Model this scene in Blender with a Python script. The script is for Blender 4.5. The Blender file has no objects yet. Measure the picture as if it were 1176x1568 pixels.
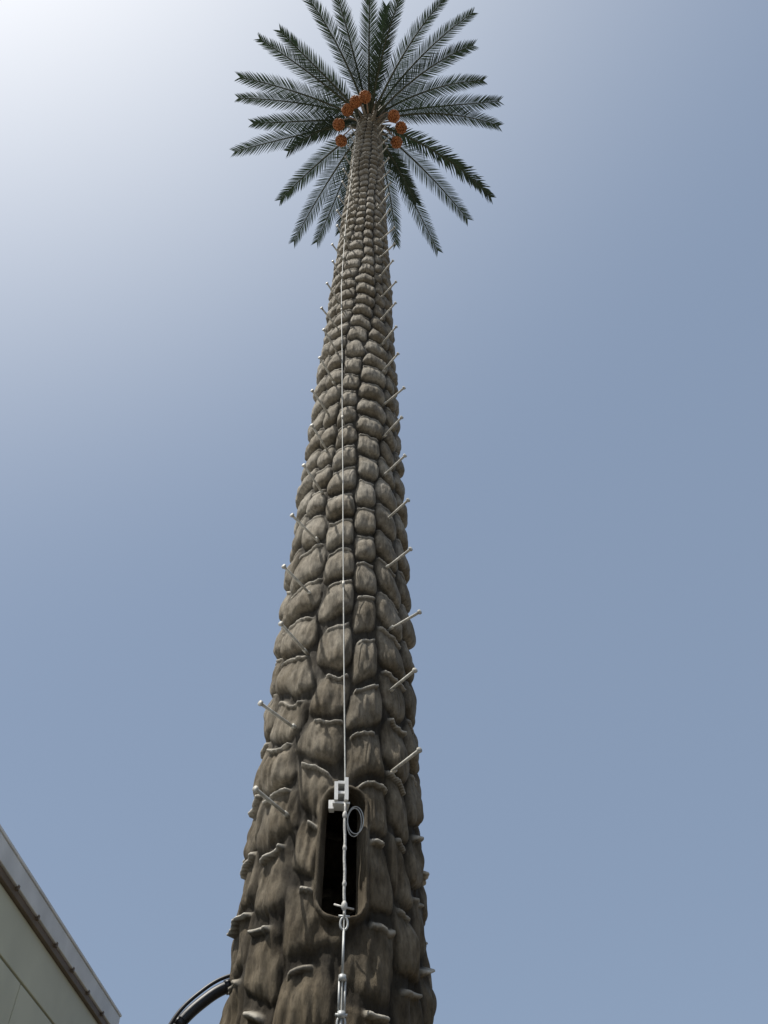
import bpy, math, random
import numpy as np
from mathutils import Vector, Matrix

random.seed(7); rng = np.random.RandomState(11)
scene = bpy.context.scene
COL = scene.collection
CAM_Z = 1.6
AX, AY = -0.33, 5.5            # trunk axis
FACE = math.atan2(0.33, 5.5)   # azimuth (to the right) of the side facing the road

# ------------------------------------------------------------------ helpers
def new_mat(name):
    m = bpy.data.materials.new(name); m.use_nodes = True
    nt = m.node_tree
    return m, nt, nt.nodes["Principled BSDF"]

def simple_mat(name, col, rough=0.6, metal=0.0, var=0.25, scale=6.0, bump=0.1):
    m, nt, b = new_mat(name)
    tc = nt.nodes.new("ShaderNodeTexCoord")
    n = nt.nodes.new("ShaderNodeTexNoise"); n.inputs["Scale"].default_value = scale
    n.inputs["Detail"].default_value = 8
    nt.links.new(tc.outputs["Object"], n.inputs["Vector"])
    r = nt.nodes.new("ShaderNodeValToRGB")
    r.color_ramp.elements[0].position = 0.3; r.color_ramp.elements[1].position = 0.7
    r.color_ramp.elements[0].color = (*[c*(1-var) for c in col], 1)
    r.color_ramp.elements[1].color = (*[min(1, c*(1+var)) for c in col], 1)
    nt.links.new(n.outputs["Fac"], r.inputs["Fac"])
    nt.links.new(r.outputs["Color"], b.inputs["Base Color"])
    bp = nt.nodes.new("ShaderNodeBump"); bp.inputs["Strength"].default_value = bump
    bp.inputs["Distance"].default_value = 0.01
    nt.links.new(n.outputs["Fac"], bp.inputs["Height"])
    nt.links.new(bp.outputs["Normal"], b.inputs["Normal"])
    b.inputs["Roughness"].default_value = rough; b.inputs["Metallic"].default_value = metal
    return m

def empty(name, loc=(0, 0, 0)):
    e = bpy.data.objects.new(name, None); e.location = loc; COL.objects.link(e); return e

def mesh_obj(name, verts, faces, mats, parent=None, smooth=True, mat_idx=None):
    me = bpy.data.meshes.new(name)
    me.from_pydata([tuple(v) for v in verts], [], faces)
    for m in (mats if isinstance(mats, (list, tuple)) else [mats]): me.materials.append(m)
    if mat_idx is not None: me.polygons.foreach_set("material_index", mat_idx)
    if smooth: me.polygons.foreach_set("use_smooth", [True]*len(me.polygons))
    me.update()
    o = bpy.data.objects.new(name, me); COL.objects.link(o)
    if parent: o.parent = parent
    return o

class Geo:
    def __init__(s): s.v = []; s.f = []
    def tube(s, pts, rad, n=8, cap=True):
        pts = [Vector(p) for p in pts]
        if not isinstance(rad, (list, tuple)): rad = [rad]*len(pts)
        base = len(s.v); prev = None
        for i, p in enumerate(pts):
            t = (pts[min(i+1, len(pts)-1)] - pts[max(i-1, 0)]).normalized()
            if prev is None:
                a = Vector((0, 0, 1)) if abs(t.z) < 0.9 else Vector((1, 0, 0))
                x = t.cross(a).normalized()
            else:
                x = (prev - t*prev.dot(t)).normalized()
            prev = x; y = t.cross(x)
            for k in range(n):
                a = 2*math.pi*k/n
                s.v.append(p + (x*math.cos(a) + y*math.sin(a))*rad[i])
        for i in range(len(pts)-1):
            for k in range(n):
                a = base+i*n+k; b = base+i*n+(k+1) % n
                s.f.append((a, b, b+n, a+n))
        if cap:
            s.f.append(tuple(base+k for k in reversed(range(n))))
            e = base+(len(pts)-1)*n
            s.f.append(tuple(e+k for k in range(n)))
    def box(s, lo, hi, M=None):
        b = len(s.v)
        for z in (lo[2], hi[2]):
            for (x, y) in ((lo[0], lo[1]), (hi[0], lo[1]), (hi[0], hi[1]), (lo[0], hi[1])):
                p = Vector((x, y, z)); s.v.append(M @ p if M else p)
        for f in ((3, 2, 1, 0), (4, 5, 6, 7), (0, 1, 5, 4), (1, 2, 6, 5), (2, 3, 7, 6), (3, 0, 4, 7)):
            s.f.append(tuple(b+i for i in f))
    def torus(s, c, ax1, ax2, r1, r2, rt, n=24, k=6):
        c = Vector(c); pts = [c+Vector(ax1)*r1*math.cos(2*math.pi*i/n)+Vector(ax2)*r2*math.sin(2*math.pi*i/n) for i in range(n+1)]
        s.tube(pts, rt, k, cap=False)
    def ball(s, c, r, sc=(1, 1, 1), n=6, m=4):
        b = len(s.v); c = Vector(c)
        s.v.append(c+Vector((0, 0, r*sc[2])))
        for j in range(1, m):
            ph = math.pi*j/m
            for i in range(n):
                a = 2*math.pi*i/n
                s.v.append(c+Vector((r*sc[0]*math.sin(ph)*math.cos(a), r*sc[1]*math.sin(ph)*math.sin(a), r*sc[2]*math.cos(ph))))
        s.v.append(c-Vector((0, 0, r*sc[2]))); last = len(s.v)-1
        for i in range(n): s.f.append((b, b+1+i, b+1+(i+1) % n))
        for j in range(m-2):
            for i in range(n):
                a = b+1+j*n+i; d = b+1+j*n+(i+1) % n
                s.f.append((a, a+n, d+n, d))
        o = b+1+(m-2)*n
        for i in range(n): s.f.append((o+i, last, o+(i+1) % n))

def base_r(z):
    h = z-CAM_Z
    return 0.5*(1.305-0.0400*h)
def cyl(az, r, z):   # az measured right of the -Y (front) side
    return Vector((AX+math.sin(az)*r, AY-math.cos(az)*r, z))

# ------------------------------------------------------------------ materials
def trunk_material():
    m, nt, b = new_mat("trunk_fibreglass_bark")
    L = nt.links.new; N = nt.nodes.new
    tc = N("ShaderNodeTexCoord")
    mp = N("ShaderNodeMapping"); mp.inputs["Scale"].default_value = (1, 1, 0.30)
    L(tc.outputs["Object"], mp.inputs["Vector"])
    n1 = N("ShaderNodeTexNoise"); n1.inputs["Scale"].default_value = 34; n1.inputs["Detail"].default_value = 10; n1.inputs["Roughness"].default_value = 0.74
    L(mp.outputs["Vector"], n1.inputs["Vector"])
    n2 = N("ShaderNodeTexNoise"); n2.inputs["Scale"].default_value = 3.0; n2.inputs["Detail"].default_value = 9; n2.inputs["Roughness"].default_value = 0.62
    L(tc.outputs["Object"], n2.inputs["Vector"])
    r1 = N("ShaderNodeValToRGB")
    r1.color_ramp.elements[0].position = 0.3; r1.color_ramp.elements[1].position = 0.72
    r1.color_ramp.elements[0].color = (0.115, 0.102, 0.082, 1)
    r1.color_ramp.elements[1].color = (0.395, 0.362, 0.300, 1)
    L(n1.outputs["Fac"], r1.inputs["Fac"])
    r2 = N("ShaderNodeValToRGB")
    r2.color_ramp.elements[0].position = 0.38; r2.color_ramp.elements[1].position = 0.62
    r2.color_ramp.elements[0].color = (0.56, 0.52, 0.45, 1)
    r2.color_ramp.elements[1].color = (1.08, 1.08, 1.07, 1)
    L(n2.outputs["Fac"], r2.inputs["Fac"])
    mx = N("ShaderNodeMixRGB"); mx.blend_type = 'MULTIPLY'; mx.inputs["Fac"].default_value = 1
    L(r1.outputs["Color"], mx.inputs[1]); L(r2.outputs["Color"], mx.inputs[2])
    # groove shade and weathering painted into the colour (relief height stored on the mesh)
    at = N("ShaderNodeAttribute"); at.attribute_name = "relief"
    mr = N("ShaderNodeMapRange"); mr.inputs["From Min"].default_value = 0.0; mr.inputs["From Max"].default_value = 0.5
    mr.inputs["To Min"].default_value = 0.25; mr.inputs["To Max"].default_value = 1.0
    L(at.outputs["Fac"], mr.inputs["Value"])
    # lower part stained darker / browner
    sp = N("ShaderNodeSeparateXYZ"); L(tc.outputs["Object"], sp.inputs[0])
    mz = N("ShaderNodeMapRange"); mz.inputs["From Min"].default_value = 3.0; mz.inputs["From Max"].default_value = 8.0
    L(sp.outputs["Z"], mz.inputs["Value"])
    tint = N("ShaderNodeMixRGB"); tint.inputs[1].default_value = (0.52, 0.46, 0.37, 1); tint.inputs[2].default_value = (1, 1, 1, 1)
    L(mz.outputs["Result"], tint.inputs["Fac"])
    m2 = N("ShaderNodeMixRGB"); m2.blend_type = 'MULTIPLY'; m2.inputs["Fac"].default_value = 1
    L(mx.outputs["Color"], m2.inputs[1]); L(tint.outputs["Color"], m2.inputs[2])
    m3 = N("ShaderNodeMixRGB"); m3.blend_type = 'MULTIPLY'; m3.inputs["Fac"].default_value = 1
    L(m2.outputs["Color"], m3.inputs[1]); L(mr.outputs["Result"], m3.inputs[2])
    # sunlit boot lip edges, painted pale in the base colour
    at2 = N("ShaderNodeAttribute"); at2.attribute_name = "lip_light"
    m4 = N("ShaderNodeMixRGB"); m4.inputs[2].default_value = (0.56, 0.53, 0.46, 1)
    L(at2.outputs["Fac"], m4.inputs["Fac"]); L(m3.outputs["Color"], m4.inputs[1])
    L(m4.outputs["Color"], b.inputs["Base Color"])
    bp = N("ShaderNodeBump"); bp.inputs["Strength"].default_value = 0.9; bp.inputs["Distance"].default_value = 0.016
    L(n1.outputs["Fac"], bp.inputs["Height"]); L(bp.outputs["Normal"], b.inputs["Normal"])
    b.inputs["Roughness"].default_value = 0.8; b.inputs["Specular IOR Level"].default_value = 0.25
    return m
M_TRUNK = trunk_material()
M_STEEL = simple_mat("galvanised_steel", (0.40, 0.41, 0.40), 0.5, 0.3, 0.15, 40)
M_WIRE = simple_mat("wire_steel", (0.42, 0.42, 0.39), 0.6, 0.1, 0.15, 40)
M_PEG = simple_mat("peg_weathered_steel", (0.40, 0.385, 0.34), 0.6, 0.1, 0.3, 30)
M_WHITE = simple_mat("white_painted_steel", (0.66, 0.66, 0.64), 0.5, 0, 0.1, 20)
M_ROPE = simple_mat("steel_rope", (0.44, 0.43, 0.40), 0.55, 0, 0.3, 60, 0.3)
M_RUBBER = simple_mat("black_plastic", (0.02, 0.02, 0.022), 0.45, 0, 0.2, 20)
M_DATE = simple_mat("orange_dates", (0.40, 0.155, 0.055), 0.55, 0, 0.3, 9)
M_STALK = simple_mat("date_stalk", (0.42, 0.31, 0.23), 0.6, 0, 0.2, 9)
M_CUT = simple_mat("cut_leaf_base", (0.20, 0.17, 0.125), 0.7, 0, 0.3, 9)

def leaf_material():
    m, nt, b = new_mat("palm_leaf")
    L = nt.links.new; N = nt.nodes.new
    tc = N("ShaderNodeTexCoord"); n = N("ShaderNodeTexNoise"); n.inputs["Scale"].default_value = 3.5; n.inputs["Detail"].default_value = 6
    L(tc.outputs["Object"], n.inputs["Vector"])
    r = N("ShaderNodeValToRGB")
    r.color_ramp.elements[0].position = .35; r.color_ramp.elements[1].position = .7
    r.color_ramp.elements[0].color = (0.026, 0.042, 0.030, 1); r.color_ramp.elements[1].color = (0.055, 0.078, 0.052, 1)
    L(n.outputs["Fac"], r.inputs["Fac"]); L(r.outputs["Color"], b.inputs["Base Color"])
    b.inputs["Roughness"].default_value = 0.65; b.inputs["Specular IOR Level"].default_value = 0.2
    tr = N("ShaderNodeBsdfTranslucent"); tr.inputs["Color"].default_value = (0.035, 0.06, 0.03, 1)
    mix = N("ShaderNodeMixShader"); mix.inputs[0].default_value = 0.15
    out = nt.nodes["Material Output"]
    L(b.outputs[0], mix.inputs[1]); L(tr.outputs[0], mix.inputs[2]); L(mix.outputs[0], out.inputs["Surface"])
    return m
M_LEAF = leaf_material()
M_RACHIS = simple_mat("palm_rachis", (0.05, 0.06, 0.035), 0.7, 0, 0.3, 8)

# ------------------------------------------------------------------ PALM
palm = empty("artificial_palm_tree", (0, 0, 0))

def smooth(a, b, x):
    t = np.clip((x-a)/(b-a), 0, 1); return t*t*(3-2*t)
def vnoise(x, y, px, seed):
    r = np.random.RandomState(seed)
    tab = r.rand(px, 512)
    xi = np.floor(x).astype(int); yi = np.floor(y).astype(int)
    fx = x-xi; fy = y-yi; fx = fx*fx*(3-2*fx); fy = fy*fy*(3-2*fy)
    g = lambda i, j: tab[i % px, j % 512]
    return (g(xi, yi)*(1-fx)+g(xi+1, yi)*fx)*(1-fy)+(g(xi, yi+1)*(1-fx)+g(xi+1, yi+1)*fx)*fy - 0.5

NT, NZ, ZT = 500, 2000, 21.75
th = np.arange(NT)/NT*2*np.pi
zz = np.linspace(0, ZT, NZ)
TH, Z = np.meshgrid(th, zz)       # (NZ,NT)
U01 = TH/(2*np.pi)
NC = 12
hz = Z
old = smooth(7.5, 3.6, hz)                       # older boots low on the trunk: flatter, more ledge
wob = 0.5*vnoise(U01*4, hz*0.45, 4, 1)+0.50*vnoise(U01*12, hz*1.4, 12, 2)
fine = vnoise(U01*36, hz*4.0, 36, 21)
u = U01*NC + 0.20 + 0.75*np.sin(hz*0.20+0.5) + 0.60*wob + 0.12*fine + 0.16*np.sin(3*TH+0.8*hz) + 0.10*np.sin(5*TH-1.3*hz+1)
col = np.floor(u).astype(int); fu = u-col; colm = col % NC
A_, B_ = 0.475, 0.0105
v = -np.log(1-B_*hz/A_)/B_ + 0.5*(colm % 2) + (rng.rand(NC)*0.30)[colm] + 0.60*vnoise(U01*12, hz*0.9, 12, 3) + 0.12*vnoise(U01*30, hz*2.2, 30, 4)+0.05*vnoise(U01*60, hz*5, 60, 23)
row = np.floor(v).astype(int); fv = v-row
rt = rng.rand(NC, 512, 6)
R4 = rt[colm, row % 512]
skew = (R4[..., 0]-0.5)*0.24
fu2 = np.clip(fu+skew*(fv-0.5), 0, 1)
cx = 2*fu2-1
# boss: squarish pillow, recess beneath it, cut ledge at its top
vb = 0.13+0.07*(R4[..., 1]-0.5)
vm = 0.44
cv = np.where(fv < vm, (vm-fv)/(vm-vb), (fv-vm)/(1.0-vm))
d = np.abs(cx)**4.2 + np.abs(cv)**np.where(fv < vm, 4.2, 2.8)
pil = np.clip(1.03-d, 0, 1)**0.5
pil = pil*(0.56+0.44*smooth(0.93, vm, fv))
hump = np.clip(1-cx**2, 0, 1)**0.5*np.clip(1-((fv-0.42)/0.5)**2, 0, 1)**0.5
pil = pil*(0.84+0.17*hump)
groove = 0.12*vnoise(U01*85, hz*2.0, 85, 31)+0.14*vnoise(U01*45, hz*3.2, 45, 32)+0.08*vnoise(U01*120, hz*7, 120, 33)
fl = np.clip(1-np.abs(cx)**5, 0, 1)**0.7*smooth(0.06, 0.30, fv)*smooth(1.0, 0.88, fv)*(0.62-0.12*fv)
pick = smooth(0.2, 0.6, R4[..., 4])
body = pil*(1-old)+(pil*(1-0.85*pick)+fl*0.9*pick)*0.68*old
body = body*(0.78+0.32*R4[..., 3])*(1+groove*(1.2+2.6*old))
l0 = 0.06+0.30*R4[..., 5]*old
lipw = smooth(l0, l0+0.08, fu2)*smooth(0.95-0.2*R4[..., 0]*old, 0.87-0.2*R4[..., 0]*old, fu2)
lipc = 0.915+0.012*np.sin(fu2*5+R4[..., 0]*6)
lip = smooth(lipc-0.060, lipc-0.010, fv)*smooth(lipc+0.080, lipc+0.015, fv)*lipw
lipamp = 0.36+0.14*R4[..., 2] + old*(0.16+0.36*R4[..., 2])
relief = np.maximum(body, lip*lipamp)
lip_light = lip*smooth(lipc-0.03, lipc+0.005, fv)*(0.55+0.45*old)*(0.35+0.65*R4[..., 2])  # mask for the sunlight painted on the lips
wr = vnoise(U01*110, hz*2.6, 110, 5)*0.6+vnoise(U01*150, hz*10, 150, 6)*0.5+vnoise(U01*26, hz*3.3, 26, 8)*0.8+vnoise(U01*60, hz*7, 60, 9)*0.7
amp = 0.092-0.0017*hz
rad = (0.5*(1.305-0.04*(Z-CAM_Z))) - 0.046 + amp*relief + 0.020*wr*(1.25-0.040*hz)*(0.75+1.1*old)
# access hole (hand hole), flatten around it
HAZ = FACE+math.radians(4.5); HZ0, HZ1, HW, HR = CAM_Z+2.240, CAM_Z+3.08, 0.138, 0.115
HC = (HZ0+HZ1)/2
dth = (TH-HAZ+np.pi) % (2*np.pi)-np.pi
ax_ = dth*base_r(HC)
qx = np.abs(ax_)-(HW-HR); qz = np.abs(Z-HC)-((HZ1-HZ0)/2-HR)
sd = np.sqrt(np.maximum(qx, 0)**2+np.maximum(qz, 0)**2)+np.minimum(np.maximum(qx, qz), 0)-HR
flat = smooth(0.06, 0.02, sd)
rad = rad*(1-flat)+(0.5*(1.305-0.04*(Z-CAM_Z))-0.006+0.012*wr)*flat
lip_light = lip_light*(1-flat)
rad *= 1-0.55*smooth(21.2, 21.75, Z)
X = AX+np.sin(TH)*rad; Y = AY-np.cos(TH)*rad
verts = np.stack([X, Y, Z], -1).reshape(-1, 3)
ii, jj = np.meshgrid(np.arange(NZ-1), np.arange(NT), indexing='ij')
a = ii*NT+jj; b_ = ii*NT+(jj+1) % NT
faces = np.stack([a, b_, b_+NT, a+NT], -1).reshape(-1, 4)
keep = (sd[ii, jj] > 0.010).reshape(-1)
faces = faces[keep]
me = bpy.data.meshes.new("trunk")
nf = len(faces)
me.vertices.add(len(verts)+1)
vall = np.vstack([verts, [[AX, AY, ZT+0.05]]])
me.vertices.foreach_set("co", vall.reshape(-1))
capi = len(verts); capf = [((NZ-1)*NT+k, (NZ-1)*NT+(k+1) % NT, capi) for k in range(NT)]
me.loops.add(nf*4+NT*3); me.polygons.add(nf+NT)
li = np.concatenate([faces.reshape(-1), np.array(capf).reshape(-1)])
me.loops.foreach_set("vertex_index", li.astype(np.int32))
ls = np.concatenate([np.arange(nf)*4, nf*4+np.arange(NT)*3]).astype(np.int32)
me.polygons.foreach_set("loop_start", ls)
me.polygons.foreach_set("use_smooth", np.ones(nf+NT, dtype=bool))
me.update(calc_edges=True); me.validate()
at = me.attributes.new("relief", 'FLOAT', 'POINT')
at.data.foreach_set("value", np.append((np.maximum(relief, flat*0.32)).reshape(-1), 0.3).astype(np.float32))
at = me.attributes.new("lip_light", 'FLOAT', 'POINT')
at.data.foreach_set("value", np.append(lip_light.reshape(-1), 0.0).astype(np.float32))
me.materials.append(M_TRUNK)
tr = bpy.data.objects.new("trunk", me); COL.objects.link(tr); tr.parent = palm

# collar of the hand hole
def stadium(off, n=10):
    pts = []
    w = HW+off; hh = (HZ1-HZ0)/2+off; r = HR+off
    for (cx, cz, a0) in ((w-r, hh-r, 0), (-(w-r), hh-r, 90), (-(w-r), -(hh-r), 180), (w-r, -(hh-r), 270)):
        for k in range(n+1):
            a = math.radians(a0+90*k/n); pts.append((cx+r*math.cos(a), cz+r*math.sin(a)))
    return pts
g = Geo(); rings = [(0.034, -0.020), (0.024, -0.006), (0.012, 0.002), (0.003, -0.001), (0.0, -0.010), (0.0, -0.16)]
n = 44
for q, (off, dr) in enumerate(rings):
    for k, (x, z) in enumerate(stadium(off)):
        zw = HC+z; j = 0.004*math.sin(k*1.3)+0.003*math.sin(k*2.9+1)
        if z < -.3: j += .018*(q in (1, 2, 3))
        g.v.append(cyl(HAZ+x/base_r(HC), base_r(zw)+dr+(j if q < 4 else 0), zw))
for i in range(len(rings)-1):
    for k in range(n):
        a = i*n+k; b2 = i*n+(k+1) % n; g.f.append((a, b2, b2+n, a+n))
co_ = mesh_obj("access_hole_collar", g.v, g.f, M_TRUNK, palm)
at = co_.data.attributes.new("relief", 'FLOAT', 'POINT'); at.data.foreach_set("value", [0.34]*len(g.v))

# climbing pegs
g = Geo()
def peg(az, z, L=0.29, tilt=0.0):
    r = base_r(z); p0 = cyl(az, r-0.06, z); p1 = cyl(az+tilt, r+L, z+random.uniform(-.01, .025))
    g.tube([p0, p1], 0.0115, 8)
    d = (p1-p0).normalized(); g.tube([p1-d*0.004, p1+d*0.010], 0.020, 10)
    g.tube([cyl(az, r-0.01, z), cyl(az, r+0.03, z)], 0.016, 6)
z = CAM_Z+2.93-0.66
while z < 20.6:
    if z > 3.9:
        peg(FACE+math.radians(-32+random.uniform(-2, 2)), z+random.uniform(-.02, .02), 0.35, math.radians(random.uniform(-3, 2)))
        peg(FACE+math.radians(38+random.uniform(-2, 2)), z+0.36+random.uniform(-.02, .02), 0.29, math.radians(random.uniform(-2, 3)))
    z += 0.67
mesh_obj("climbing_pegs", g.v, g.f, M_PEG, palm)

# fall-arrest safety wire
tab = [(-1.3, 6.5), (2.2, 5.5), (3.1, 3.5), (4.7, -2.5), (6.4, -9), (8.8, -20), (10.8, -32), (12.9, -38), (19.4, -44)]
def wire_az(h):
    for (h0, a0), (h1, a1) in zip(tab, tab[1:]):
        if h <= h1: return FACE+math.radians(a0+(a1-a0)*(h-h0)/(h1-h0))
    return FACE+math.radians(tab[-1][1])
g = Geo()
pts = []; h = -0.4
while h < 19.5:
    pts.append(cyl(wire_az(h), base_r(h+CAM_Z)+0.075, h+CAM_Z)); h += 0.15
g.tube(pts, 0.0055, 6)
mesh_obj("safety_wire", g.v, g.f, M_WIRE, palm)
g = Geo()
for h in (4.9, 7.4, 10.0, 12.6, 15.2, 17.8):
    a = wire_az(h); zc = h+CAM_Z; r = base_r(zc)
    g.tube([cyl(a, r-.03, zc), cyl(a, r+.085, zc)], 0.009, 6)
    g.tube([cyl(a, r+.075, zc-.03), cyl(a, r+.075, zc+.03)], 0.011, 8)
mesh_obj("wire_standoffs", g.v, g.f, M_PEG, palm)

# top bracket and tensioner fittings around the hole
def local(h, dx, dr):   # point relative to the wire line
    a = wire_az(h); r = base_r(h+CAM_Z); return cyl(a+dx/r, r+0.075+dr, h+CAM_Z)
g = Geo()
def plate(h0, h1, x0, x1, d0, d1):
    b = len(g.v)
    for hh in (h0, h1):
        for (x, d) in ((x0, d1), (x1, d1), (x1, d0), (x0, d0)): g.v.append(local(hh, x, d))
    for f in ((3, 2, 1, 0), (4, 5, 6, 7), (0, 1, 5, 4), (1, 2, 6, 5), (2, 3, 7, 6), (3, 0, 4, 7)): g.f.append(tuple(b+i for i in f))
D = -.070
plate(3.00+D, 3.13+D, -.060, -.040, -.08, .025)
plate(3.00+D, 3.16+D, -.004, .016, -.08, .030)
plate(3.115+D, 3.135+D, -.040, -.004, -.08, .025)
plate(3.05+D, 3.068+D, -.040, -.004, -.08, .015)
plate(2.985+D, 2.998+D, -.070, .026, -.08, .008)
plate(2.97+D, 3.03+D, -.094, -.062, -.08, -.03)
mesh_obj("wire_bracket", g.v, g.f, M_WHITE, palm, smooth=False)
g = Geo()
rp = [local(2.20+i*0.03, 0.0015*math.sin(i*0.9), 0.001*math.cos(i*1.3)) for i in range(25)]
g.tube(rp, 0.0085, 8)
for hh, r in ((2.27, .018), (2.40, .013), (2.62, .013), (2.84, .016)):
    g.ball(local(hh, 0.0, 0), r, (1, 1, 1.7), 10, 6)
g.tube([local(2.29, -.050, -.03), local(2.26, 0.0, 0.004), local(2.275, .055, -.04)], .006, 6)
mesh_obj("safety_rope", g.v, g.f, M_ROPE, palm)
g = Geo()
e1 = (local(2.5, .1, 0)-local(2.5, -.1, 0)).normalized(); e3 = Vector((0, 0, 1)); en = e1.cross(e3)
g.torus(local(2.83, .065, -.03), e1, e3, .050, .092, .0035, 32)
g.torus(local(2.82, .060, -.04), e1, (e3+en*.25).normalized(), .044, .086, .0035, 32)
for hh in (2.17, 1.66):
    g.torus(local(hh, 0, 0), e1, e3, .021, .036, .007, 20)
    g.tube([local(hh+.04, -.028, 0), local(hh+.04, .028, 0)], .008, 8)
g.tube([local(2.14, 0, 0), local(1.90, 0, 0)], .007, 8)
g.tube([local(1.88, -.014, 0), local(1.70, -.014, 0)], .006, 8)
g.tube([local(1.88, .014, 0), local(1.70, .014, 0)], .006, 8)
for hh in (1.88, 1.70): g.tube([local(hh-.015, 0, 0), local(hh+.015, 0, 0)], .021, 10)
g.tube([local(1.69, 0, 0), local(1.62, 0, 0)], .008, 8)
g.tube([local(1.60, 0, 0), local(1.42, 0, 0)], .009, 8)
g.ball(local(1.56, 0, 0), .023, (1, 1, 1.2), 10, 6)
g.torus(local(1.50, 0, 0), en, e3, .022, .036, .007, 20)
mesh_obj("turnbuckle_and_shackles", g.v, g.f, M_STEEL, palm)

# ------------------------------------------------------------------ crown
tips = [(-2.97, .52, 0), (-2.76, -.58, 0), (-2.49, -.10, -.1), (-2.70, -.96, .1), (-2.21, -1.70, 0), (-1.78, -1.85, 0), (-1.25, -2.5, 0),
        (-.66, -2.62, .1), (.06, -2.65, -.1), (.72, -2.6, -.1), (1.53, -2.4, 0), (2.12, -2.15, .1), (2.15, -1.60, -.1),
        (2.42, -.9, .1), (2.78, -.52, 0), (2.8, -.05, -.1), (2.75, 1.48, -.1), (2.26, 1.99, -.1), (1.61, 2.79, 0), (.62, 2.6, -.1),
        (-.71, 2.27, -.2), (-1.26, 2.58, 0), (-1.8, 2.56, 0), (-2.04, 1.58, 0), (-1.75, .42, -.3), (1.05, 1.5, -.4), (.38, -2.2, .5)]
gl = Geo(); gr = Geo()
for fi, (tx, ty, dz) in enumerate(tips):
    out = Vector((tx, ty, 0)); R = out.length; out.normalize()
    zt = CAM_Z+19.6+dz
    p0 = Vector((AX, AY, 0))+out*0.10+Vector((0, 0, CAM_Z+20.0+random.uniform(-.2, .35)))
    side0 = Vector((-out.y, out.x, 0))*random.uniform(-.12, .12)
    p3 = Vector((AX+tx, AY+ty, zt))
    p1 = p0+out*R*0.32+Vector((0, 0, 0.42+random.uniform(-.12, .15)))+side0
    p2 = p0.lerp(p3, .72)+Vector((0, 0, 0.42+random.uniform(-.1, .12)))+side0*1.3
    NS = 26
    def P(t): return p0*(1-t)**3+p1*3*t*(1-t)**2+p2*3*t*t*(1-t)+p3*t**3
    pts = [P(i/NS) for i in range(NS+1)]
    gr.tube(pts, [0.038*(1-i/NS)**1.1*(0.6 if i > 3 else 1)+0.007 for i in range(NS+1)], 6)
    NL = 80
    lmax = random.uniform(.30, .37)
    roll = random.uniform(-.3, .3)
    drk = (fi == 16)
    ruff = 3.0 if drk else 1.0
    for i in range(NL):
        t = 0.11+0.89*i/(NL-1)
        c = P(min(t, .999)); T = (P(min(t+.01, 1))-P(min(t, .99)-.01)).normalized()
        S = T.cross(Vector((0, 0, 1))).normalized(); Nn = S.cross(T).normalized()
        S, Nn = S*math.cos(roll)+Nn*math.sin(roll), Nn*math.cos(roll)-S*math.sin(roll)
        prof = min(1, (t-.04)/.22)*(1-0.50*max(0, (t-.5)/.5)**2.0)
        for sd_ in (-1, 1):
            L = lmax*prof*random.uniform(.90, 1.06)
            if random.random() < .02: L *= .5
            ang = math.radians(58-24*t+random.uniform(-3, 3)*ruff)
            lift = .12+random.uniform(-.08, .08)*ruff
            d = (T*math.cos(ang)+S*sd_*math.sin(ang)+Nn*lift).normalized()
            w = 0.0095*random.uniform(.85, 1.15)*(1.8 if drk else 1)
            wd = (d.cross(Nn)).normalized(); wd = (wd+Nn*random.uniform(-.3, .3)).normalized()
            b = len(gl.v)
            droop = Vector((0, 0, -0.04*L/.4*random.uniform(.2, 1.2)*ruff))
            m1 = c+d*L*.35; m2 = c+d*L*.7+droop*.4; tp = c+d*L+droop
            gl.v += [c-wd*w*.8, c+wd*w*.8, m1-wd*w, m1+wd*w, m2-wd*w*.7, m2+wd*w*.7, tp]
            gl.f += [(b, b+1, b+3, b+2), (b+2, b+3, b+5, b+4), (b+4, b+5, b+6)]
mesh_obj("frond_leaflets", gl.v, gl.f, M_LEAF, palm, smooth=False)
mesh_obj("frond_stems", gr.v, gr.f, M_RACHIS, palm)

# cut leaf bases around the crown shaft
g = Geo()
for i in range(34):
    a = random.uniform(0, 2*math.pi); z0 = CAM_Z+random.uniform(19.1, 20.1); r = base_r(z0)
    L = random.uniform(.14, .28)
    p0 = cyl(a, r-.06, z0); p1 = cyl(a, r+L*.45, z0+L*.8); p2 = cyl(a, r+L*.9, z0+L*1.3)
    g.tube([p0, p1, p2], [.036, .022, .013], 6)
mesh_obj("cut_leaf_bases", g.v, g.f, M_CUT, palm)

# date bunches
gd = Geo(); gs = Geo()
for (dx, dy) in [(-.07, .66), (-.27, .54), (-.45, .38), (-.64, .12), (-.60, -.22), (.54, .27), (.70, 0.0), (.60, -.26), (.2, -.7)]:
    out = Vector((dx, -dy, 0)); Ro = out.length; out.normalize()
    c = Vector((AX+dx, AY-dy, CAM_Z+19.45+random.uniform(-.12, .12)))
    s0 = Vector((AX, AY, CAM_Z+19.85))+out*.2
    gs.tube([s0, s0+out*(Ro-.2)*.5+Vector((0, 0, .16)), c+Vector((0, 0, .22)), c], [.020, .016, .014, .012], 6)
    gd.ball(c+Vector((0, 0, -.02)), .115, (1, 1, .7), 14, 8)
    for q in range(190):
        d = Vector((random.gauss(0, 1), random.gauss(0, 1), random.gauss(0, 1))).normalized()
        rr = .122*random.uniform(.92, 1.0)
        p = c+Vector((d.x*rr, d.y*rr, d.z*rr*.7-.03))
        gd.ball(p, .019, (1, 1, 1.35), 6, 4)
mesh_obj("date_bunches", gd.v, gd.f, M_DATE, palm)
mesh_obj("date_stalks", gs.v, gs.f, M_STALK, palm)

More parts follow.
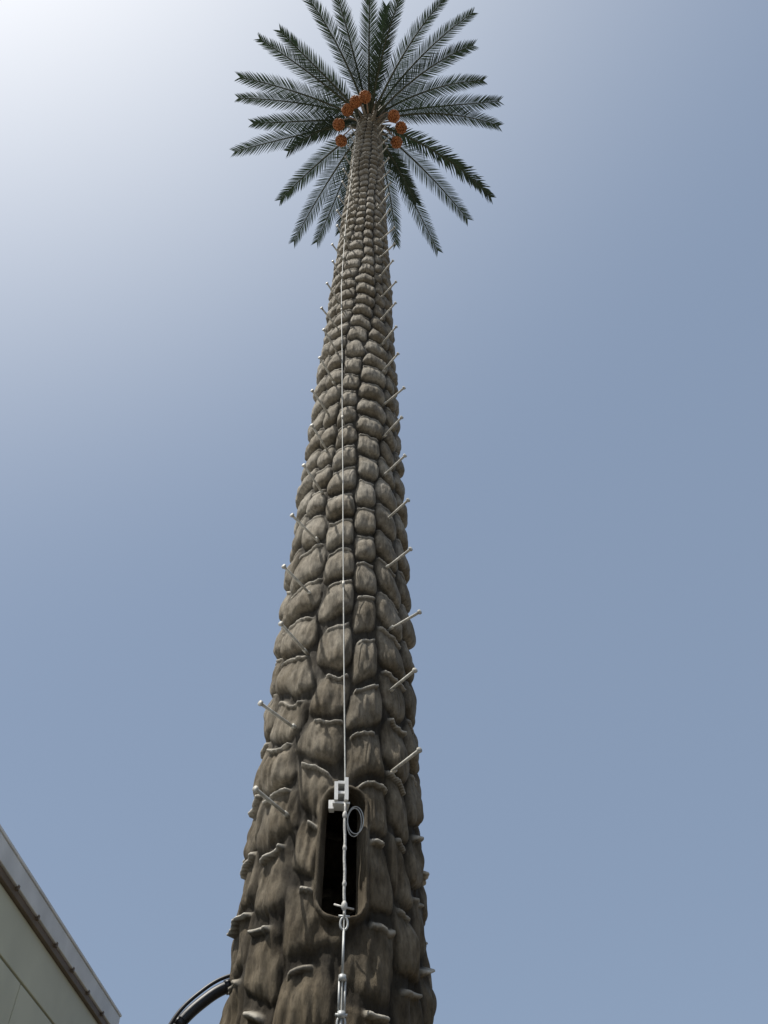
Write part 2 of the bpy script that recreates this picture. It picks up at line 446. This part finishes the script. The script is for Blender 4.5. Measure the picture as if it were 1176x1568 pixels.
# ------------------------------------------------------------------ black conduit looping out of the trunk
g = Geo()
ctrl = [Vector(p) for p in ((-.70, 5.62, 3.78), (-.93, 5.60, 3.745), (-1.08, 5.57, 3.65), (-1.22, 5.54, 3.48), (-1.30, 5.52, 3.2), (-1.34, 5.5, 2.7), (-1.36, 5.5, 1.6), (-1.36, 5.5, 0.0))]
def cr(p0, p1, p2, p3, t): return 0.5*((2*p1)+(-p0+p2)*t+(2*p0-5*p1+4*p2-p3)*t*t+(-p0+3*p1-3*p2+p3)*t**3)
pts = []
for i in range(len(ctrl)-1):
    q = [ctrl[max(i-1, 0)], ctrl[i], ctrl[i+1], ctrl[min(i+2, len(ctrl)-1)]]
    for k in range(14): pts.append(cr(*q, k/14))
pts.append(ctrl[-1])
g.tube(pts, 0.036, 14)
g.tube([p+Vector((-.012, -.055, .035)) for p in pts], 0.012, 8)
for i in (16, 40, 62, 84):
    if i+1 < len(pts): g.tube([pts[i]-(pts[i+1]-pts[i]).normalized()*.02, pts[i]+(pts[i+1]-pts[i]).normalized()*.02], .043, 14)
mesh_obj("cable_conduit", g.v, g.f, M_RUBBER)

# ------------------------------------------------------------------ cabin building
cabin = empty("cabin_building", (-1.759, 6.24, 0)); cabin.rotation_euler = (0, 0, math.radians(-2.78))
M_CREAM = simple_mat("cream_wall_panel", (0.54, 0.54, 0.41), 0.55, 0, 0.10, 2.5, 0.05)
M_FASCIA = simple_mat("white_fascia", (0.66, 0.67, 0.66), 0.5, 0, 0.15, 4, 0.05)
M_BROWN = simple_mat("brown_trim", (0.13, 0.095, 0.06), 0.6, 0, 0.2, 6, 0.1)
M_SEAM = simple_mat("seam_sealant", (0.20, 0.19, 0.14), 0.7, 0, 0.2, 6, 0.1)
M_GLASS = simple_mat("window_glass", (0.03, 0.04, 0.05), 0.08, 0, 0.1, 2, 0.0)
ZR = CAM_Z+2.2; LEN = 11.0; WID = 4.2
def part(name, boxes, mat, bevel=0.004):
    g = Geo()
    for lo, hi in boxes: g.box(lo, hi)
    o = mesh_obj(name, g.v, g.f, mat, cabin, smooth=False)
    if bevel:
        md = o.modifiers.new("bevel", 'BEVEL'); md.width = bevel; md.segments = 2
    return o
part("wall_core", [((-WID+.06, -LEN+.06, .10), (-.06, -.06, ZR-.12))], M_SEAM, 0)
pan = []
ys = [-.03]; y = -1.56
while y > -LEN+.5: ys.append(y); y -= 1.56
ys.append(-LEN+.03)
for y0, y1 in zip(ys, ys[1:]):
    pan.append(((-.075, y1+.005, .12), (-.035, y0-.005, ZR-.40)))
    pan.append(((-WID+.035, y1+.005, .12), (-WID+.075, y0-.005, ZR-.40)))
pan.append(((-.075, -LEN+.03, ZR-.388), (-.035, -.03, ZR-.15)))
pan.append(((-WID+.035, -LEN+.03, ZR-.388), (-WID+.075, -.03, ZR-.15)))
for yy0, yy1 in ((-.075, -.03), (-LEN+.03, -LEN+.075)):
    for k in range(3):
        x0 = -WID+.08+k*1.345; pan.append(((x0, yy0, .12), (x0+1.335, yy1, ZR-.15)))
part("wall_panels", pan, M_CREAM)
part("brown_eaves_trim", [((-.045, -LEN+.01, ZR-.149), (-.012, -.01, ZR-.112)), ((-WID+.012, -LEN+.01, ZR-.149), (-WID+.045, -.01, ZR-.112)),
                          ((-WID+.046, -.045, ZR-.149), (-.046, -.012, ZR-.112))], M_BROWN)
part("roof", [((-WID, -LEN, ZR-.110), (0, 0, ZR-.012)), ((-WID-.006, -LEN-.006, ZR-.010), (.006, .006, ZR+.006))], M_FASCIA)
clips = []
y = -.35
while y > -LEN: clips.append(((-.03, y-.010, ZR-.124), (.003, y+.010, ZR-.100))); y -= .33
part("roof_clips", clips, M_BROWN, 0)
part("door", [((-1.6, -.028, .12), (-.7, .012, 2.2))], M_FASCIA)
part("window", [((-3.3, -.028, 1.2), (-2.1, .008, 2.2))], M_GLASS)
part("window_frame", [((-3.36, -.026, 1.14), (-3.30, .022, 2.26)), ((-2.10, -.026, 1.14), (-2.04, .022, 2.26)),
                      ((-3.299, -.026, 1.14), (-2.101, .022, 1.199)), ((-3.299, -.026, 2.201), (-2.101, .022, 2.26))], M_FASCIA)
part("base_skid", [((-WID+.1, -LEN+.1, 0), (-.1, -.1, .099))], M_BROWN, 0)

# ------------------------------------------------------------------ ground
M_SAND = simple_mat("gravel_ground", (0.14, 0.124, 0.098), 0.95, 0, 0.18, 0.8, 0.5)
mesh_obj("ground", [(-3000, -3000, 0), (3000, -3000, 0), (3000, 3000, 0), (-3000, 3000, 0)], [(0, 1, 2, 3)], M_SAND, smooth=False)
M_CONC = simple_mat("concrete", (0.28, 0.27, 0.25), 0.9, 0, 0.15, 3, 0.3)
g = Geo(); g.box((AX-1.1, AY-1.1, 0.004), (AX+1.1, AY+1.1, .18))
o = mesh_obj("concrete_footing", g.v, g.f, M_CONC, smooth=False); md = o.modifiers.new("bevel", 'BEVEL'); md.width = .02; md.segments = 2

# ------------------------------------------------------------------ light
S = Vector((-.405, -.245, .881)).normalized()
sun = bpy.data.lights.new("sun", 'SUN'); sun.energy = 5.0; sun.angle = math.radians(.5); sun.color = (1, .955, .88)
so = bpy.data.objects.new("sun", sun); COL.objects.link(so); so.rotation_euler = S.to_track_quat('Z', 'Y').to_euler(); so.location = (-5, -2, 30)
w = bpy.data.worlds.new("World"); scene.world = w; w.use_nodes = True
nt = w.node_tree; bg = nt.nodes["Background"]; L = nt.links.new
sky = nt.nodes.new("ShaderNodeTexSky"); sky.sky_type = 'NISHITA'; sky.sun_disc = False
sky.sun_elevation = math.asin(S.z); sky.sun_rotation = math.atan2(S.x, S.y)
sky.air_density = 1.0; sky.dust_density = 3.0; sky.ozone_density = 1.0; sky.altitude = 0
hz_ = nt.nodes.new("ShaderNodeMixRGB"); hz_.inputs["Fac"].default_value = 0.62
hz_.inputs[2].default_value = (3.25, 4.2, 5.75, 1)      # even desert haze
L(sky.outputs[0], hz_.inputs[1])
# dust haze brightening towards the sun
tc = nt.nodes.new("ShaderNodeTexCoord")
dt = nt.nodes.new("ShaderNodeVectorMath"); dt.operation = 'DOT_PRODUCT'; dt.inputs[1].default_value = S
L(tc.outputs["Generated"], dt.inputs[0])
mr = nt.nodes.new("ShaderNodeMapRange"); mr.inputs["From Min"].default_value = 0.42; mr.inputs["From Max"].default_value = 1.0
L(dt.outputs["Value"], mr.inputs["Value"])
pw = nt.nodes.new("ShaderNodeMath"); pw.operation = 'POWER'; pw.inputs[1].default_value = 3.0
L(mr.outputs["Result"], pw.inputs[0])
gl_ = nt.nodes.new("ShaderNodeVectorMath"); gl_.operation = 'SCALE'; gl_.inputs[0].default_value = (7.4, 7.0, 6.0)
L(pw.outputs[0], gl_.inputs["Scale"])
ad = nt.nodes.new("ShaderNodeMixRGB"); ad.blend_type = 'ADD'; ad.inputs["Fac"].default_value = 1
L(hz_.outputs[0], ad.inputs[1]); L(gl_.outputs[0], ad.inputs[2])
L(ad.outputs[0], bg.inputs[0]); bg.inputs[1].default_value = 0.10

# ------------------------------------------------------------------ camera
cam = bpy.data.cameras.new("camera"); cam.sensor_fit = 'VERTICAL'; cam.sensor_height = 36; cam.lens = 29.96
cam.clip_end = 8000; cam.clip_start = .05
co = bpy.data.objects.new("camera", cam); COL.objects.link(co)
co.location = (0, 0, CAM_Z); co.rotation_euler = (math.radians(140), 0, 0)
scene.camera = co
scene.view_settings.view_transform = 'Standard'; scene.view_settings.look = 'None'; scene.view_settings.exposure = 0
